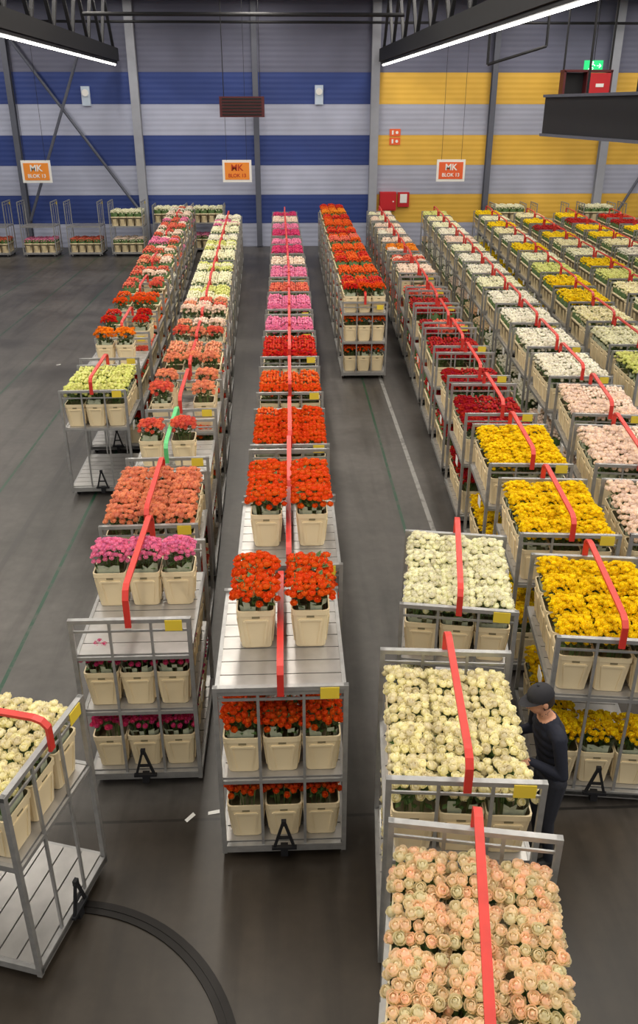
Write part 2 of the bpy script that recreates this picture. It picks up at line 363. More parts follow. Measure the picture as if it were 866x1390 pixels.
mb=MB()
for r0,r1,z in((1.34,1.365,0.012),(1.395,1.45,0.008),(1.365,1.395,0.003)):
    n=96
    vs=[];fs=[]
    for i in range(n):
        a=2*math.pi*i/n
        for rr,zz in((r0,0.001),(r0,z),(r1,z),(r1,0.001)): vs.append((rr*math.cos(a),rr*math.sin(a),zz))
    for i in range(n):
        j=(i+1)%n
        for e in range(4): fs.append((i*4+e,j*4+e,j*4+(e+1)%4,i*4+(e+1)%4))
    mb.add(vs,fs,TRACK)
obj('floor_track',mb.mesh('floor_track'),loc=(-1.8,3.0,0),label='dark curved steel guide rail set into concrete floor',cat='rail')
for (x,y,a) in((-.92,5.22,.9),(-.72,5.27,.2),(-5.5,19,.5)):
    mb=MB(); mb.add([(-.05,-.015,.004),(.05,-.02,.006),(.055,.015,.012),(-.045,.02,.004),(0,0,.01)],[(0,1,4),(1,2,4),(2,3,4),(3,0,4),(0,3,2,1)],WCARD)
    obj('paper_scrap',mb.mesh('paper_scrap'),loc=(x,y,0),rot=(0,0,a),label='small white paper scrap lying on concrete floor',cat='litter',group='paper scraps')

# ---------------------------------------------------------------- trolley
L=1.36;W=1.0
def f_base(mb):
    for sx in(-1,1): mb.box((sx*(W/2-.02),0,.13),(.04,L-.02,.06),STEEL)
    for sy in(-1,1): mb.box((0,sy*(L/2-.02),.13),(W-.02,.04,.06),STEEL)
    n=8; d=(L-.08)/n
    for i in range(n): mb.box((0,-L/2+.04+d*(i+.5),.16),(W-.06,d-.012,.02),DECK)
def f_shelf(mb,z):
    n=8; d=(L-.06)/n
    for i in range(n): mb.box((0,-L/2+.03+d*(i+.5),z-.012),(W-.08,d-.01,.024),DECK)
    for sx in(-1,1): mb.box((sx*(W/2-.03),0,z-.02),(.03,L-.06,.05),STEEL)
def f_end(mb,y,H,levels):
    for sx in(-1,1): mb.box((sx*(W/2-.018),y,(H+.08)/2),(.036,.036,H-.08),STEEL)
    mb.box((0,y,H-.018),(W-.0,.04,.036),STEEL); mb.box((0,y,.115),(W-.04,.036,.05),STEEL)
    for sx in(-.17,.17): mb.box((sx,y,(H+.1)/2),(.022,.018,H-.12),STEEL)
    for z in levels: mb.box((0,y,z-.03),(W-.06,.02,.034),STEEL)
    mb.box((0,y,H-.12),(W-.06,.012,.02),STEEL)
def f_wheel(mb,o=(0,0,0)):
    x,y,z=o
    mb.cyl((x-.018,y,z+.05),(x+.018,y,z+.05),.05,RUBBER,n=14); mb.cyl((x-.021,y,z+.05),(x+.021,y,z+.05),.022,STEEL,n=10)
    for s in(-1,1): mb.box((x+s*.028,y,z+.075),(.006,.04,.07),STEEL)
    mb.box((x,y,z+.108),(.07,.06,.01),STEEL)
def f_bar(mb,H,rise,m):
    y0=-L/2-.035;y1=L/2+.01
    mb.sweepyz([(y0,H-.05),(y0,H+rise*.7),(y0+.04,H+rise*.92),(y0+.1,H+rise),(y1-.14,H+rise),(y1-.06,H+rise*.92),(y1-.01,H+rise*.7),(y1-.01,H-.05)],.05,.022,m)
def f_hitch(mb):
    y=-L/2-.035
    mb.bar((-.08,y,.17),(-.012,y,.42),.018,.022,DARKSTEEL); mb.bar((.08,y,.17),(.012,y,.42),.018,.022,DARKSTEEL)
    mb.box((0,y,.17),(.2,.03,.025),DARKSTEEL); mb.box((0,y,.28),(.09,.02,.016),DARKSTEEL); mb.box((0,y,.44),(.04,.03,.05),DARKSTEEL)
    mb.box((0,y+.015,.13),(.06,.05,.1),DARKSTEEL)
CACHE={}
def cm(key,fn):
    if key not in CACHE:
        mb=MB(); fn(mb); CACHE[key]=mb.mesh(key[0])
    return CACHE[key]
def trolley(x,y,rot,H,shelves,far,what,bar=('red',.2),card=True):
    lab='galvanised steel trolley loaded with '+what
    bmat=RED if bar[0]=='red' else GREENBAR
    wc=-1 if x>0 else 1
    if far:
        def fn(mb):
            f_base(mb)
            for z in shelves: f_shelf(mb,z)
            for s in(-1,1): f_end(mb,s*(L/2-.018),H,shelves)
            for sx in(-1,1):
                for sy in(-1,1): f_wheel(mb,(sx*.42,sy*.56,0))
            if bar[0]: f_bar(mb,H,bar[1],bmat)
            mb.box((.33,-L/2-.006,H-.12),(.14,.006,.1),YCARD)
            mb.box((wc*(W/2+.002),-.3,shelves[0]-.1),(.006,.16,.12),WCARD)
        me=cm(('flower_trolley',H,tuple(shelves),bar,wc),fn)
        return obj('flower_trolley',me,loc=(x,y,0),rot=(0,0,rot),label=lab,cat='trolley',group='flower trolleys')
    r=obj('flower_trolley',None,loc=(x,y,0),rot=(0,0,rot),label=lab,cat='trolley',group='flower trolleys')
    obj('base',cm(('base',),f_base),r)
    for z in shelves: obj('shelf',cm(('shelf',),lambda mb:f_shelf(mb,0)),r,(0,0,z))
    e=cm(('end_frame',H,tuple(shelves)),lambda mb:f_end(mb,0,H,shelves))
    obj('end_frame',e,r,(0,-L/2+.018,0)); obj('end_frame',e,r,(0,L/2-.018,0))
    for sx in(-1,1):
        for sy in(-1,1): obj('wheel',cm(('wheel',),f_wheel),r,(sx*.42,sy*.56,0))
    if bar[0]: obj('coupling_bar',cm(('coupling_bar',H,bar),lambda mb:f_bar(mb,H,bar[1],bmat)),r,label=bar[0]+' painted coupling bar')
    obj('hitch',cm(('hitch',),f_hitch),r)
    if card: obj('label_card',cm(('label_card',),lambda mb:mb.box((0,0,0),(.14,.006,.1),YCARD)),r,(.36,-L/2-.006,H-.06),label='yellow label card')
    obj('side_label',cm(('side_label',),lambda mb:mb.box((0,0,0),(.006,.16,.12),WCARD)),r,(wc*(W/2+.002),-.3,shelves[0]-.1),label='white paper label')
    return r

# ---------------------------------------------------------------- bucket
def f_bucket(mb):
    H=.36
    def ring(hw,hd,z,c=.03):
        pts=[]
        for (sx,sy,a0) in((1,1,0),(-1,1,90),(-1,-1,180),(1,-1,270)):
            for a in(0,45,90):
                t=math.radians(a0+a); pts.append((sx*(hw-c)+c*math.cos(t),sy*(hd-c)+c*math.sin(t),z))
        return pts
    R=[ring(.112,.115,0),ring(.118,.121,.01),ring(.141,.144,H-.05),ring(.148,.151,H-.045),ring(.149,.152,H),ring(.138,.141,H)]
    vs=[p for r in R for p in r]; n=12; fs=[]
    for k in range(len(R)-1):
        for i in range(n): fs.append((k*n+i,k*n+(i+1)%n,(k+1)*n+(i+1)%n,(k+1)*n+i))
    fs.append(tuple(range(n-1,-1,-1)))
    mb.add(vs,fs,PLASTIC)
    R=[ring(.138,.141,H),ring(.130,.133,H-.12)]
    vs=[p for r in R for p in r]; fs=[(i,(i+1)%n,n+(i+1)%n,n+i) for i in range(n)]+[tuple(range(n,2*n))]
    mb.add(vs,fs,PLASTIC_IN)
    for a in range(4):
        Rm=Matrix.Rotation(a*math.pi/2,3,'Z'); hd=lambda z:.117+.028*z/.31+.002
        w0,w1=.062,.088
        def P(x,z): return Rm@Vector((x,-hd(z),z))
        for p,q in(((-w0,.03),(-w1,.27)),((w0,.03),(w1,.27)),((-w1,.27),(w1,.27))):
            A=P(*p);B=P(*q)
            mb.bar(A,B,.016,.014,PLASTIC,up=Rm@Vector((0,-1,0)))
        A=P(-.03,.305);B=P(.03,.305); mb.bar(A,B,.02,.006,PLASTIC_IN,up=Rm@Vector((0,-1,0)))
mb=MB(); f_bucket(mb); BUCKET=mb.mesh('bucket')

# ---------------------------------------------------------------- flowers
def npmesh(name,V,Q,T,mats,mq=None,mt=None,attrs=None,smooth=False):
    me=bpy.data.meshes.new(name)
    V=np.asarray(V,dtype=np.float32); me.vertices.add(len(V)); me.vertices.foreach_set('co',V.ravel())
    nq=len(Q);nt=len(T)
    loops=np.concatenate([np.asarray(Q,dtype=np.int32).ravel(),np.asarray(T,dtype=np.int32).ravel()]).astype(np.int32)
    me.loops.add(len(loops)); me.loops.foreach_set('vertex_index',loops)
    me.polygons.add(nq+nt)
    st=np.concatenate([np.arange(nq)*4,nq*4+np.arange(nt)*3]).astype(np.int32)
    me.polygons.foreach_set('loop_start',st)
    for m in mats: me.materials.append(m)
    if mq is not None or mt is not None:
        mi=np.concatenate([np.asarray(mq if mq is not None else [],dtype=np.int32),np.asarray(mt if mt is not None else [],dtype=np.int32)])
        me.polygons.foreach_set('material_index',mi)
    me.update(calc_edges=True)
    if attrs:
        for k,a in attrs.items():
            at=me.attributes.new(k,'FLOAT','POINT'); at.data.foreach_set('value',np.asarray(a,dtype=np.float32))
    if smooth: me.polygons.foreach_set('use_smooth',np.ones(nq+nt,dtype=bool))
    return me
def rose_template(layers,seed):
    # closed bud: layered petals that bulge then close towards the top
    r=random.Random(seed); V=[];Q=[];T=[]
    for (n,R,h,end,ph) in layers:
        for k in range(n):
            base=ph+2*math.pi*k/n+r.uniform(-.12,.12); sp=math.pi/n*1.4; o=len(V); hh=h*r.uniform(.9,1.08); RR=R*r.uniform(.93,1.08)
            for iv in range(4):
                v=(0,.35,.72,1)[iv]
                prof=(.4,.95,1.0,end)[iv]
                for iu in range(4):
                    u=-1+2*iu/3
                    ang=base+u*sp*(.6,.95,1,.72)[iv]
                    rad=RR*prof*(1+.09*u)
                    z=hh*v-(.12*hh*u*u if iv==3 else 0)
                    V.append((rad*math.cos(ang),rad*math.sin(ang),z-.7)); T.append((0,.25,.6,1)[iv])
            for iv in range(3):
                for iu in range(3):
                    a=o+iv*4+iu; Q.append((a,a+1,a+5,a+4))
    o=len(V); n=6; zt=layers[-1][2]-.95
    for i in range(n):
        a=2*math.pi*i/n; V.append((.22*math.cos(a),.22*math.sin(a),zt)); T.append(.2)
    V.append((0,0,zt+.2)); T.append(.5)
    for i in range(0,n,2): Q.append((o+i,o+i+1,o+(i+2)%n,o+n))
    return np.array(V),np.array(Q),np.array(T)
BIG=[rose_template([(5,1.0,1.3,1.04,0),(4,.74,1.55,.68,.6),(3,.45,1.64,.38,.2)],s) for s in range(4)]
OPEN=[rose_template([(5,1.0,1.2,1.15,0),(4,.72,1.45,.78,.6),(3,.42,1.5,.4,.2)],s) for s in range(4)]
SMALL=[rose_template([(5,1.0,1.2,1.1,0),(3,.58,1.4,.45,.6)],s) for s in range(10,13)]
SPEC={'blush':(BIG,.0325,5,5),'cream':(BIG,.031,5,5),'ivory':(BIG,.0285,6,6),'white':(BIG,.0285,6,6),'palepink':(BIG,.030,6,5),
 'yellow':(SMALL,.0215,9,9),'orangered':(BIG,.0265,6,6),'pink':(SMALL,.0205,9,8),'magenta':(SMALL,.022,8,8),'salmon':(OPEN,.030,6,5),'coral':(OPEN,.029,6,6),
 'red':(SMALL,.027,7,7),'scarlet':(SMALL,.026,7,7),'lime':(BIG,.0285,6,6),'orange':(OPEN,.029,6,6)}
def rotz(a): c,s=math.cos(a),math.sin(a); return np.array([[c,-s,0],[s,c,0],[0,0,1]])
def tilt(dx,dy,a):
    ax=Vector((-dy,dx,0)); 
    if ax.length<1e-4: return np.eye(3)
    return np.array(Matrix.Rotation(a,3,ax.normalized()))
def blossoms(kind,seed):
    tm,R,nx,ny=SPEC[kind]; r=random.Random(seed)
    Vs=[];Qs=[];Tp=[];Hv=[];off=0; wx,wy=.140,.146
    for i in range(nx):
        for j in range(ny):
            u=-1+2*(i+.5)/nx; v=-1+2*(j+.5)/ny
            x=u*wx+r.uniform(-.012,.012)+(.25*2*wx/nx*(1 if j%2 else -1)*.5); y=v*wy+r.uniform(-.012,.012)
            e=max(abs(u),abs(v)); z=.60-.045*e**3-.012*(u*u+v*v)+r.uniform(-.02,.014)
            V,Q,T=r.choice(tm); s=R*r.uniform(.86,1.12)
            M=tilt(u,v,.2*e+.25*e**3+r.uniform(-.15,.15))@rotz(r.uniform(0,6.28))
            Vs.append((V*s)@M.T+np.array([x,y,z])); Qs.append(Q+off); off+=len(V); Tp.append(T); Hv.append(np.full(len(V),r.random()))
    per=int((nx+ny)*1.1)
    for k in range(per):
        a=2*math.pi*(k+r.uniform(0,.7))/per; c,s_=math.cos(a),math.sin(a); q=1/max(abs(c),abs(s_))
        x=c*q*.146;y=s_*q*.148;z=.515+r.uniform(-.03,.03)
        V,Q,T=r.choice(tm); s=R*r.uniform(.85,1.05); M=tilt(c,s_,.65)@rotz(r.uniform(0,6.28))
        Vs.append((V*s)@M.T+np.array([x,y,z])); Qs.append(Q+off); off+=len(V); Tp.append(T); Hv.append(np.full(len(V),r.random()))
    return npmesh('blossoms',np.vstack(Vs),np.vstack(Qs),np.zeros((0,3),int),[FM[kind]],attrs={'tip':np.concatenate(Tp),'hv':np.concatenate(Hv)},smooth=True)
STEM=simple('stem_green',lin(116,138,80),.6,0,.25,20)
SLEEVE=simple('sleeve_film',lin(180,188,164),.35,0,.25,25)
def foliage(seed):
    r=random.Random(seed); mb=MB()
    for k in range(64):
        a=r.uniform(0,6.28); c,s=math.cos(a),math.sin(a); q=1/max(abs(c),abs(s))
        f=r.uniform(.45,1.0); x=c*q*.125*f;y=s*q*.128*f;z=r.uniform(.38,.54)
        Ln=r.uniform(.05,.09);w=Ln*.3; d=Vector((c,s,r.uniform(-.5,.9))).normalized(); sd=Vector((-s,c,r.uniform(-.3,.3))).normalized(); n_=d.cross(sd)
        b=Vector((x,y,z))-d*Ln*.6; t=b+d*Ln; m_=b+d*Ln*.5+n_*w*.25
        mb.add([b,b+d*Ln*.5+sd*w,t,b+d*Ln*.5-sd*w,m_],[(0,1,2,4),(0,4,2,3)],LEAF)
    for k in range(16):
        x=r.uniform(-.1,.1);y=r.uniform(-.1,.1)
        mb.cyl((x*.8,y*.8,.2),(x*1.2,y*1.2,.55),.004,STEM,n=3)
    return mb.mesh('foliage')
def sleeve(seed):
    r=random.Random(seed); n=20; vs=[];fs=[]
    for k,(h,z) in enumerate(((.118,.30),(.126,.39),(.134,.43))):
        for i in range(n):
            a=2*math.pi*i/n; c,s=math.cos(a),math.sin(a); q=min(1/max(abs(c),abs(s)),1.25)
            zz=z+(r.uniform(-.03,.03) if k==2 else 0); hh=h*(1+r.uniform(-.03,.03))
            vs.append((c*q*hh,s*q*hh,zz))
    for k in range(2):
        for i in range(n):
            if r.random()<.45: continue
            fs.append((k*n+i,k*n+(i+1)%n,(k+1)*n+(i+1)%n,(k+1)*n+i))
    mb=MB(); mb.add(vs,fs,SLEEVE); return mb.mesh('sleeve')
FOL=[foliage(s) for s in range(4)]; SLV=[sleeve(s) for s in range(4)]
BL={}
def bl(kind):
    if kind not in BL: BL[kind]=[blossoms(kind,s) for s in range(3)]
    return random.choice(BL[kind])

BUCKETS=[]
def fill(cx,cy,rot,z,kind,xs,ys,sx=1,sz=1,kinds=None):
    c,s=math.cos(rot),math.sin(rot)
    for y in ys:
        for x in xs:
            k=kind if kinds is None else random.choice(kinds)
            BUCKETS.append((cx+c*x-s*y,cy+s*x+c*y,z,rot+random.choice((0,math.pi))+random.uniform(-.015,.015),k,sx,sz*random.uniform(.97,1.03)))
X3=(-.303,0,.303); Y4=(-.47,-.157,.157,.47)
def side_cols(cx): return (X3[2],) if cx<-.5 else ((X3[0],) if cx>.6 else (X3[0],X3[2]))
def tier(cx,cy,rot,z,kind,first,sz=1.0,kinds=None):
    sc=side_cols(cx)
    for j,y in enumerate(Y4):
        xs=X3 if (j==0 and first) else sc
        fill(cx,cy,rot,z,kind,xs,(y,),1,sz,kinds)
def cart_A(x,yf,rot,top,low,first,xs=(-.22,.22),ys=(-.05,.26),H=1.75,deck=1.75-.03,far=False,bar=('red',.2),sx=1.2,mid=.86,sz=1,mix=None):
    cx=x+ -math.sin(rot)*L/2; cy=yf+math.cos(rot)*L/2
    trolley(cx,cy,rot,H,[mid,deck],far,FT[top][2],bar)
    fill(cx,cy,rot,deck,top,xs,ys,sx,sz,mix)
    tier(cx,cy,rot,mid,low,first,.92); tier(cx,cy,rot,.17,low,first,.95)
def cart_B(x,yf,rot,top,low,first,H=1.75,shelf=1.17,far=False,bar=('red',.2),sz=1.0,xs=X3,ys=Y4,mix=None,sx=1):
    cx=x+ -math.sin(rot)*L/2; cy=yf+math.cos(rot)*L/2
    trolley(cx,cy,rot,H,[shelf],far,FT[top][2],bar)
    fill(cx,cy,rot,shelf,top,xs,ys,sx,sz,mix)
    if low: tier(cx,cy,rot,.17,low,first)
def interp(tab,y):
    for (y0,x0),(y1,x1) in zip(tab,tab[1:]):
        if y<=y1: return x0+(x1-x0)*(y-y0)/(y1-y0)
    return tab[-1][1]
FAR=14
NB=(None,0)
# row C
tab=[(4.77,-.10),(6.5,-.03),(10,.0),(20,.03),(35,-.1)]
cyy=[4.77,6.5,7.97,9.45,11.5,13.4]+[13.4+1.78*i for i in range(1,12)]
cc=['orangered']*5+['scarlet','pink','pink','coral','pink','palepink','magenta','pink','magenta','pink','palepink','magenta']
for i,k in enumerate(cc):
    y=cyy[i]; x=interp(tab,y)
    if i==0: cart_A(x,y,0,k,'orangered',True,xs=(-.19,.235),ys=(-.04,.265),sz=.9,sx=1.14)
    elif i==1: cart_A(x,y,0,k,'orangered',False,ys=(-.15,.16,.47),sz=.93,xs=(-.21,.225),sx=1.16)
    else: cart_B(x,y,0,k,k,False,far=y>FAR,shelf=1.2 if i>2 else 1.17,ys=Y4 if i%2 else Y4[:3],xs=X3)
# row L2
tab=[(5.6,-1.34),(7.3,-1.45),(12,-1.55),(20,-1.85),(35,-2.3)]
lc=['pink','salmon','coral','coral','salmon','salmon','coral','lime','ivory','lime','ivory','lime','white','ivory','pink','white']
for i,k in enumerate(lc):
    y=5.6+1.74*i; x=interp(tab,y)
    if i==0: cart_A(x,y,.0,'pink','magenta',True,xs=X3,ys=(.2,),sx=1.0,deck=1.44,H=1.8,bar=('red',.3))
    elif i==1: cart_B(x,y,.02,'salmon','coral',False,shelf=1.25,sx=.93)
    elif i==2: cart_A(x,y,.02,'coral','scarlet',False,xs=(-.25,.15),ys=(-.1,),sx=.95,bar=('green',.2),deck=1.44)
    elif i==3: cart_A(x,y,.02,'coral','orangered',False,xs=(-.3,.3),ys=(-.3,.4),sx=1,deck=1.4,mix=('coral','salmon'))
    elif i<7: cart_A(x,y,.02,k,'scarlet',False,xs=X3,ys=(-.3,.3) if i%2 else (-.3,.05,.4),sx=.9,deck=1.36,far=y>FAR,mix=('salmon','coral','palepink') if i>4 else None)
    else: cart_B(x,y,.03,k,random.choice(('lime','ivory','coral','palepink')),False,far=True,shelf=1.25,ys=Y4 if i%3 else Y4[:3],mix=(k,k,'ivory'))
# row L1
tab=[(11.3,-2.93),(16,-3.15),(24,-3.7),(35,-4.3)]
ll=['lime','orange','scarlet','orangered','coral','coral','salmon','salmon','pink','palepink','coral','pink','palepink','white']
for i,k in enumerate(ll):
    y=11.7+1.72*i; x=interp(tab,y)
    if i==0: cart_B(x,y,.02,'lime',None,True,shelf=1.15,sz=1.03)
    elif i==1: cart_A(x,y,.02,'orange','scarlet',False,xs=(-.15,.2),ys=(-.1,),sx=1.0,deck=1.5,bar=NB)
    elif i<5: cart_A(x,y,.03,k,random.choice(('orangered','orange','coral')),False,xs=(-.3,.05,.3) if i%2 else (-.3,.3),ys=(-.3,.25),sx=.9,deck=1.36,far=True,bar=NB if i%2 else ('red',.2))
    else: cart_A(x,y,.03,k,random.choice(('palepink','coral','pink','white')),False,xs=X3,ys=(-.3,.25) if i%2 else (-.35,.0,.4),sx=.92,deck=1.3,far=True,bar=NB if i%3 else ('red',.2),mix=(k,k,'palepink','coral'))
# front turned trolley
rt=math.radians(74.5); cx,cy=-2.31,4.44
trolley(cx,cy,rt,1.75,[1.12],False,FT['cream'][2],('red',.2))
fill(cx,cy,rt,1.12,'cream',X3,Y4); fill(cx,cy,rt,.17,'cream',(-.303,),(.157,.47))
# R1
cart_B(.805,2.08,-.17,'blush','blush',False,H=1.8,shelf=1.06)
cart_B(1.06,3.76,-.08,'cream','cream',False,H=1.8,shelf=1.1,ys=(-.47,-.16,.15,.46))
cart_B(1.40,5.74,-.17,'ivory','ivory',True,shelf=1.17)
# R1b
rb=['scarlet','orangered','scarlet','orangered','coral','scarlet','orangered','scarlet','orange','scarlet']
for i,k in enumerate(rb):
    y=17.6+1.7*i; x=1.67+.01*i
    cart_A(x,y,0,k,'scarlet' if i else 'orangered',i==0,xs=X3,ys=Y4[:3] if i%2 else Y4,sx=.95,far=True,deck=1.5,mix=(k,k,'orangered'))
# R2
tab=[(5.24,2.6),(6.95,2.76),(8.73,2.85),(20,3.3),(35,3.75)]
r2=['yellow','yellow','yellow','red','red','red','coral','red','coral','palepink','coral','orange','palepink','white','palepink','ivory','ivory']
for i,k in enumerate(r2):
    y=5.24+1.745*i; x=interp(tab,y)
    lowk={0:'yellow',1:'yellow',2:'yellow'}.get(i,random.choice(('red','coral')) if i<9 else 'coral')
    cart_B(x,y,(-.12,-.08,-.06)[i] if i<3 else -.04,k,lowk,i==0,far=y>FAR,shelf=1.17 if (i<3 or i>8) else .98,ys=Y4 if (i<3 or i%2) else Y4[:3],mix=None if i<6 else (k,k,'palepink' if i>8 else 'red'))
# R3
tab=[(6.9,3.85),(8.6,4.1),(11,4.5),(17,4.95),(24,5.4),(35,6.0)]
r3=['palepink','palepink','palepink','white','white','white','white','ivory','white','white','ivory','palepink','white','ivory','cream','lime']
for i,k in enumerate(r3):
    y=6.9+1.74*i; x=interp(tab,y)
    cart_B(x,y,-.14 if i<3 else -.06,k,random.choice(('palepink','blush','white')),i==0,far=y>FAR)
def rowr(tab,y0,n,kinds,seed):
    rr=random.Random(seed)
    for i in range(n):
        y=y0+1.74*i; x=interp(tab,y); k=kinds[i%len(kinds)]
        cart_B(x,y,-.06,k,rr.choice(kinds),i==0,far=y>FAR)
rowr([(12,6.0),(17.5,6.6),(22,7.1),(35,8.2)],12.2,13,['lime','ivory','cream','yellow','yellow','lime','ivory','yellow','white','cream','yellow','ivory','yellow'],1)
rowr([(16,8.0),(22,8.6),(35,9.7)],16.5,10,['ivory','cream','lime','yellow','ivory','cream','yellow','red','yellow','cream'],2)
rowr([(19,9.9),(35,11.3)],20,8,['ivory','lime','white','cream','yellow','yellow','red','yellow'],3)
rowr([(24,12.0),(35,13.0)],25,5,['cream','ivory','yellow','red','scarlet'],4)
def wallcart(x,y,k,H=2.15,up=False):
    rot=math.pi/2
    trolley(x,y,rot,H,[1.2],True,FT[k][2],NB)
    fill(x,y,rot,.17,k,X3,Y4,1,.9)
    if up: fill(x,y,rot,1.2,'ivory',X3,Y4)
for x,k,u in((-12.0,'coral',0),(-10.1,'pink',0),(-8.25,'coral',0),(-6.5,'palepink',1)): wallcart(x,35.0,k,up=u)
for x,k,u in((-4.9,'coral',1),(-3.3,'pink',1),(9.4,'red',1),(11.2,'scarlet',0),(13.2,'coral',1),(15,'red',0)): wallcart(x,36.0,k,H=1.9,up=u)

# ---- low detail template
bm=bmesh.new(); bmesh.ops.create_icosphere(bm,subdivisions=1,radius=1); ICV=np.array([v.co[:] for v in bm.verts]); ICF=np.array([[v.index for v in f.verts] for f in bm.faces]); bm.free()
def lowbucket():
    H=.36; V=[];Q=[]
    for hw,z in((.114,0),(.143,H-.045),(.151,H-.045),(.151,H),(.132,H),(.128,H-.1)):
        for a,b in((-1,-1),(1,-1),(1,1),(-1,1)): V.append((a*hw,b*hw,z))
    for k in range(5):
        for i in range(4): Q.append((k*4+i,k*4+(i+1)%4,(k+1)*4+(i+1)%4,(k+1)*4+i))
    m=[0]*20
    o=len(V)
    for a in range(4):
        R_=np.array(Matrix.Rotation(a*math.pi/2,3,'Z'))
        for p in((-.055,-.1185,.03),(.055,-.1185,.03),(.08,-.1395,.27),(-.08,-.1395,.27)):
            V.append(tuple(R_@np.array(p)))
        Q.append((o,o+1,o+2,o+3)); m.append(1); o+=4
    for hw,z in((.125,H-.06),(.135,.50)):
        for a,b in((-1,-1),(1,-1),(1,1),(-1,1)): V.append((a*hw,b*hw,z))
    for i in range(4): Q.append((o+i,o+(i+1)%4,o+4+(i+1)%4,o+4+i)); m.append(2)
    Q.append((o+4,o+5,o+6,o+7)); m.append(2)
    return np.array(V),np.array(Q),np.array(m)
LBV,LBQ,LBM=lowbucket()

# ---- which buckets show largest from the aisle viewpoint
PV=[];PF=[];FID=[];o=0
bx=np.array([(a,b,z) for z in(0,1) for a,b in((-1,-1),(1,-1),(1,1),(-1,1))],float)
for bi,(x,y,z,rot,k,sx,sz) in enumerate(BUCKETS):
    V=bx*np.array([.148,.148,.6])@rotz(rot).T+np.array([x,y,z])
    PV+= [Vector(v) for v in V]
    for f in((4,5,6,7),(0,1,5,4),(1,2,6,5),(2,3,7,6),(3,0,4,7)): PF.append(tuple(i+o for i in f)); FID.append(bi)
    o+=8
bvh=BVHTree.FromPolygons(PV,PF)
cnt=np.zeros(len(BUCKETS),int)
Rc=co.rotation_euler.to_matrix(); O=Vector((0,0,CH))
for py in range(200,1390,4):
    for px in range(0,866,4):
        d=(Rc@Vector(((px-433)/1104,(650-py)/1104,-1))).normalized()
        h=bvh.ray_cast(O,d)
        if h[2] is not None: cnt[FID[h[2]]]+=1
order=np.argsort(-cnt)
NI=300
hero=set(int(i) for i in order[:NI])
print('BUCKETS',len(BUCKETS),'visible',int((cnt>0).sum()),'min hero px',int(cnt[order[NI-1]])*16)
for i in sorted(hero):
    (x,y,z,rot,k,sx,sz)=BUCKETS[i]
    r=obj('flower_bucket',None,loc=(x,y,z+.001),rot=(0,0,rot),label='cream plastic bucket of '+FT[k][2],cat='flower bucket',group='flower buckets on trolleys')
    obj('bucket',BUCKET,r)
    obj('blossoms',bl(k),r,(0,0,.0),scale=(sx,sx,sz))
    obj('foliage',random.choice(FOL),r,scale=(sx,sx,1))
    if random.random()<.6: obj('sleeve',random.choice(SLV),r)
PANEL=simple('bucket_panel',lin(214,195,154),.55,0,.06,4)
def lowblossoms(seed):
    r=random.Random(seed); Vs=[];Ts=[];Hv=[];Tp=[];off=0
    pts=[]
    for i in range(6):
        for j in range(6):
            u=-1+2*(i+.5)/6;v=-1+2*(j+.5)/6;e=max(abs(u),abs(v))
            pts.append((u*.138+r.uniform(-.01,.01),v*.142+r.uniform(-.01,.01),.59-.05*e**3+r.uniform(-.022,.016)))
    for k in range(10):
        a=2*math.pi*(k+r.random()*.5)/10;c,s=math.cos(a),math.sin(a);q=1/max(abs(c),abs(s)); pts.append((c*q*.145,s*q*.145,.51+r.uniform(-.02,.02)))
    for p in pts:
        M=np.array(Matrix.Rotation(r.uniform(0,3),3,Vector((r.random(),r.random(),r.random()+.1)).normalized()))
        V=(ICV*r.uniform(.85,1.1)*(1+.15*np.array([[r.uniform(-1,1)] for _ in ICV])))@M.T*.026
        Vs.append(V+np.array(p)); Ts.append(ICF+off); off+=12; Hv.append(np.full(12,r.random())); Tp.append(np.array([r.uniform(.3,1) for _ in range(12)]))
    return np.vstack(Vs),np.vstack(Ts),np.concatenate(Tp),np.concatenate(Hv)
LOWB=[lowblossoms(s) for s in range(5)]
KI=list(FT.keys()); mats=[PLASTIC,PANEL,LEAF]+[FM[k] for k in KI]
VV=[];QQ=[];TT=[];mq=[];mt=[];tp=[];hv=[];off=0
for i,(x,y,z,rot,k,sx,sz) in enumerate(BUCKETS):
    if i in hero: continue
    R_=rotz(rot).T; P=np.array([x,y,z+.001])
    VV.append(LBV@R_+P); QQ.append(LBQ+off); off+=len(LBV); mq.append(LBM); tp.append(np.zeros(len(LBV))); hv.append(np.zeros(len(LBV)))
    V,T,tpp,hvv=random.choice(LOWB)
    VV.append((V*np.array([sx,sx,sz]))@R_+P); TT.append(T+off); off+=len(V); mt.append(np.full(len(T),3+KI.index(k))); tp.append(tpp); hv.append(hvv)
me=npmesh('flower_buckets',np.vstack(VV),np.vstack(QQ),np.vstack(TT),mats,np.concatenate(mq),np.concatenate(mt),{'tip':np.concatenate(tp),'hv':np.concatenate(hv)})
obj('flower_bucket_mass',me,label='many cream buckets of mixed roses filling distant trolleys',cat='flower buckets',kind='stuff')

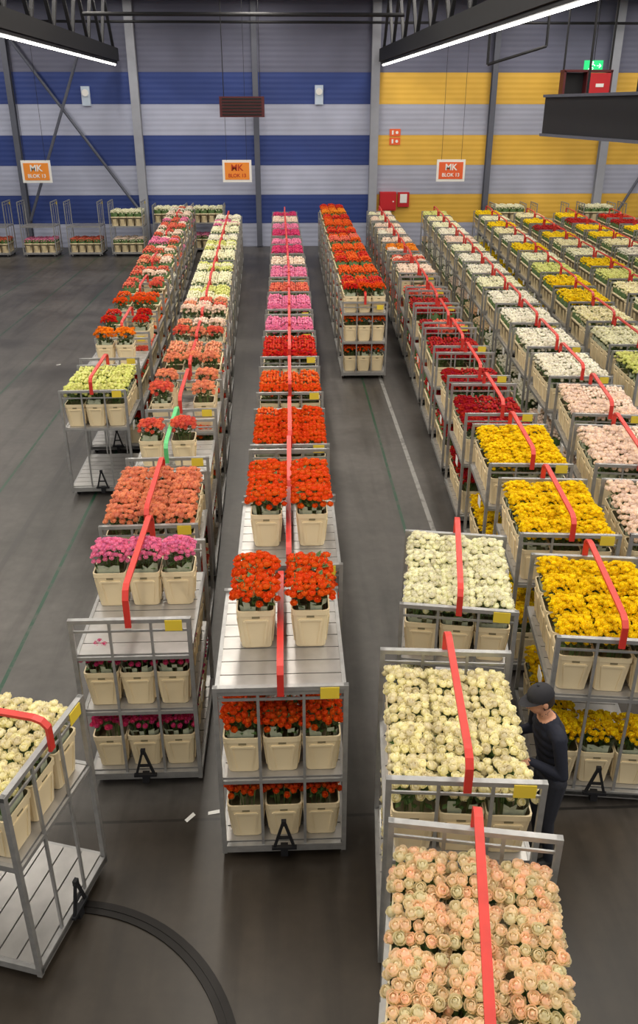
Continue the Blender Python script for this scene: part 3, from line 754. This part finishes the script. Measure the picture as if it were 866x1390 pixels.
# ---------------------------------------------------------------- person
SKIN=simple('skin',lin(205,150,120),.5,0,.05,8); NAVY=simple('navy_sweater',lin(26,30,46),.85,0,.2,40,bump=.2)
TROUS=simple('dark_trousers',lin(38,40,50),.85,0,.15,20); SHOE=simple('black_shoes',lin(20,20,20),.5,0,.1,8); CAP=simple('dark_cap',lin(34,34,40),.8,0,.15,30); HAIR=simple('dark_hair',lin(50,38,30),.8,0,.3,60)
def person(loc,rz):
    bm=bmesh.new(); tags=[]
    def sph(c,r,tag,sc=(1,1,1),R=None):
        M=Matrix.Translation(c)@(R.to_4x4() if R is not None else Matrix.Identity(4))@Matrix.Diagonal((*sc,1))
        bmesh.ops.create_icosphere(bm,subdivisions=2,radius=r,matrix=M); tags.append((Vector(c),r*max(sc),tag))
    def limb(p0,p1,r0,r1,tag,fx=1):
        p0=Vector(p0);p1=Vector(p1);n=max(2,int((p1-p0).length/(.3*min(r0,r1)))+1)
        for i in range(n+1):
            t=i/n; sph(p0.lerp(p1,t),r0+(r1-r0)*t,tag)
    for s in(-1,1):
        limb((s*.09,0,.90),(s*.10,-.03,.50),.088,.058,'t'); limb((s*.10,-.03,.50),(s*.10,.03,.10),.058,.042,'t')
        limb((s*.10,.04,.045),(s*.115,-.13,.04),.044,.038,'s')
        limb((s*.185,-.085,1.41),(s*.265,-.06,1.13),.058,.045,'n'); limb((s*.265,-.06,1.13),(s*.16,-.27,1.21),.045,.032,'n')
        w=Vector((s*.16,-.27,1.21))
        limb(w,w+Vector((-s*.008,-.035,.0)),.024,.026,'k')
        for q in(-.022,0,.022): limb(w+Vector((q,-.04,0)),w+Vector((q*1.2,-.09,0)),.017,.014,'k')
        for q,ln in((-.033,.062),(-.011,.075),(.011,.07),(.033,.055)):
            a=w+Vector((q,-.095,.0)); b=a+Vector((q*.1,-ln*.55,-.006)); c=b+Vector((0,-ln*.3,-ln*.4))
            limb(a,b,.0095,.0088,'k'); limb(b,c,.0088,.0078,'k')
        a=w+Vector((-s*.028,-.05,-.004)); b=a+Vector((-s*.03,-.03,-.01)); c=b+Vector((-s*.004,-.03,-.006)); limb(a,b,.012,.010,'k'); limb(b,c,.010,.009,'k')
    for z,y,rx,ry in((.90,0,.165,.115),(.98,-.005,.16,.115),(1.06,-.015,.155,.11),(1.14,-.03,.16,.115),(1.22,-.045,.17,.12),(1.30,-.06,.18,.125),(1.37,-.075,.175,.115),(1.43,-.09,.13,.09)):
        sph((0,y,z),1,'t' if z<.96 else 'n',(rx,ry,.075))
    limb((-.17,-.085,1.415),(.17,-.085,1.415),.062,.062,'n')
    limb((0,-.10,1.45),(0,-.145,1.55),.058,.052,'k')
    HR=Matrix.Rotation(math.radians(18),3,'X'); hc=Vector((0,-.18,1.64))
    def H(x,y,z): return hc+HR@Vector((x,y,z))
    sph(H(0,.012,.02),1,'k',(.076,.095,.10),HR); sph(H(0,-.02,-.045),1,'k',(.058,.068,.07),HR); sph(H(0,-.05,-.085),1,'k',(.03,.028,.022),HR)
    limb(H(0,-.084,.012),H(0,-.102,-.024),.009,.015,'k')
    sph(H(0,-.083,-.052),1,'k',(.024,.01,.008),HR); sph(H(0,-.08,-.066),1,'k',(.02,.01,.008),HR)
    for s in(-1,1): sph(H(s*.078,.012,-.01),1,'k',(.01,.02,.032),HR); sph(H(s*.03,-.078,.03),1,'k',(.022,.014,.008),HR)
    me=bpy.data.meshes.new('body'); bm.to_mesh(me); bm.free()
    t=bpy.data.objects.new('tmp',me); COL.objects.link(t)
    md=t.modifiers.new('r','REMESH'); md.mode='VOXEL'; md.voxel_size=.0075
    sm=t.modifiers.new('s','SMOOTH'); sm.factor=.5; sm.iterations=4
    bpy.context.view_layer.update()
    me2=bpy.data.meshes.new_from_object(t.evaluated_get(bpy.context.evaluated_depsgraph_get())); bpy.data.objects.remove(t)
    me2.materials.clear()
    for m in(SKIN,NAVY,TROUS,SHOE): me2.materials.append(m)
    idx={'k':0,'n':1,'t':2,'s':3}
    C=np.array([c[:] for c,_,_ in tags]);Rr=np.array([r for _,r,_ in tags]);G=np.array([idx[g] for *_,g in tags])
    cen=np.zeros(len(me2.polygons)*3); me2.polygons.foreach_get('center',cen); cen=cen.reshape(-1,3)
    mi=np.zeros(len(cen),dtype=np.int32)
    for i in range(0,len(cen),4000):
        d=np.linalg.norm(cen[i:i+4000,None,:]-C[None],axis=2)-Rr[None]; mi[i:i+4000]=G[np.argmin(np.abs(d),axis=1)]
    low=cen[:,2]
    mi[(low>.955)&(low<1.42)&(np.abs(mi-2)<1)]=1; mi[(low<.94)&(mi==1)]=2
    me2.polygons.foreach_set('material_index',mi); me2.polygons.foreach_set('use_smooth',np.ones(len(cen),dtype=bool))
    root=obj('person',None,loc=loc,rot=(0,0,rz),label='person in dark cap and navy sweater leaning over rose trolley',cat='person')
    obj('body',me2,root)
    mb=MB(); vs=[];fs=[];n=20;rows=6
    for k in range(rows+1):
        ph=math.pi/2*k/rows
        for i in range(n):
            a=2*math.pi*i/n; vs.append(H(.086*math.cos(a)*math.cos(ph*.98),.014+.105*math.sin(a)*math.cos(ph*.98),.035+.098*math.sin(ph)))
    for k in range(rows):
        for i in range(n): fs.append((k*n+i,k*n+(i+1)%n,(k+1)*n+(i+1)%n,(k+1)*n+i))
    fs.append(tuple(range(rows*n,rows*n+n))); mb.add(vs,fs,CAP)
    vs=[];m_=9
    for j in(0,1):
        for i in range(m_):
            a=math.pi+math.pi*i/(m_-1)
            vs.append(H(.082*math.cos(a),.0+(.085+.075*j)*math.sin(a)*(1 if j==0 else 1),.04-.012*j)); 
    fs=[(i,i+1,m_+i+1,m_+i) for i in range(m_-1)]; 
    mb.add(vs,fs,CAP); mb.cyl(H(0,.014,.13),H(0,.014,.14),.01,CAP,n=8)
    obj('cap',mb.mesh('cap',True),root,label='dark baseball cap')
    mb=MB(); vs=[];fs=[]
    for k in range(4):
        for i in range(13):
            a=math.radians(-15)+math.radians(210)*i/12; z=.04-.03*k; q=1-.04*k
            vs.append(H(.081*q*math.cos(a),.016+.101*q*math.sin(a),z))
    for k in range(3):
        for i in range(12): fs.append((k*13+i,k*13+i+1,(k+1)*13+i+1,(k+1)*13+i))
    mb.add(vs,fs,HAIR); obj('hair',mb.mesh('hair',True),root)
    mb=MB(); mb.cyl((0,-.082,.012),(0,-.089,.012),.008,WHITE,n=8); mb.cyl((0,-.0885,.012),(0,-.0905,.012),.004,RUBBER,n=8); em=mb.mesh('eye')
    for s in(-1,1): obj('eye',em,root,H(s*.03,0,0),(math.radians(18),0,0))
person((1.98,4.72,0),math.radians(-82))

# ---------------------------------------------------------------- light
w=bpy.data.worlds.new('world'); S.world=w; w.use_nodes=True
w.node_tree.nodes['Background'].inputs[0].default_value=(1,0.97,0.92,1); w.node_tree.nodes['Background'].inputs[1].default_value=0.6
for i,x in enumerate((-12,-6.5,-1.0,4.5,10,15.5)):
    ld=bpy.data.lights.new('hall_light','AREA'); ld.shape='RECTANGLE'; ld.size=.8; ld.size_y=38; ld.energy=1420; ld.color=(1,.93,.82)
    o=bpy.data.objects.new('hall_light',ld); COL.objects.link(o); o.location=(x,16.5,9.4)
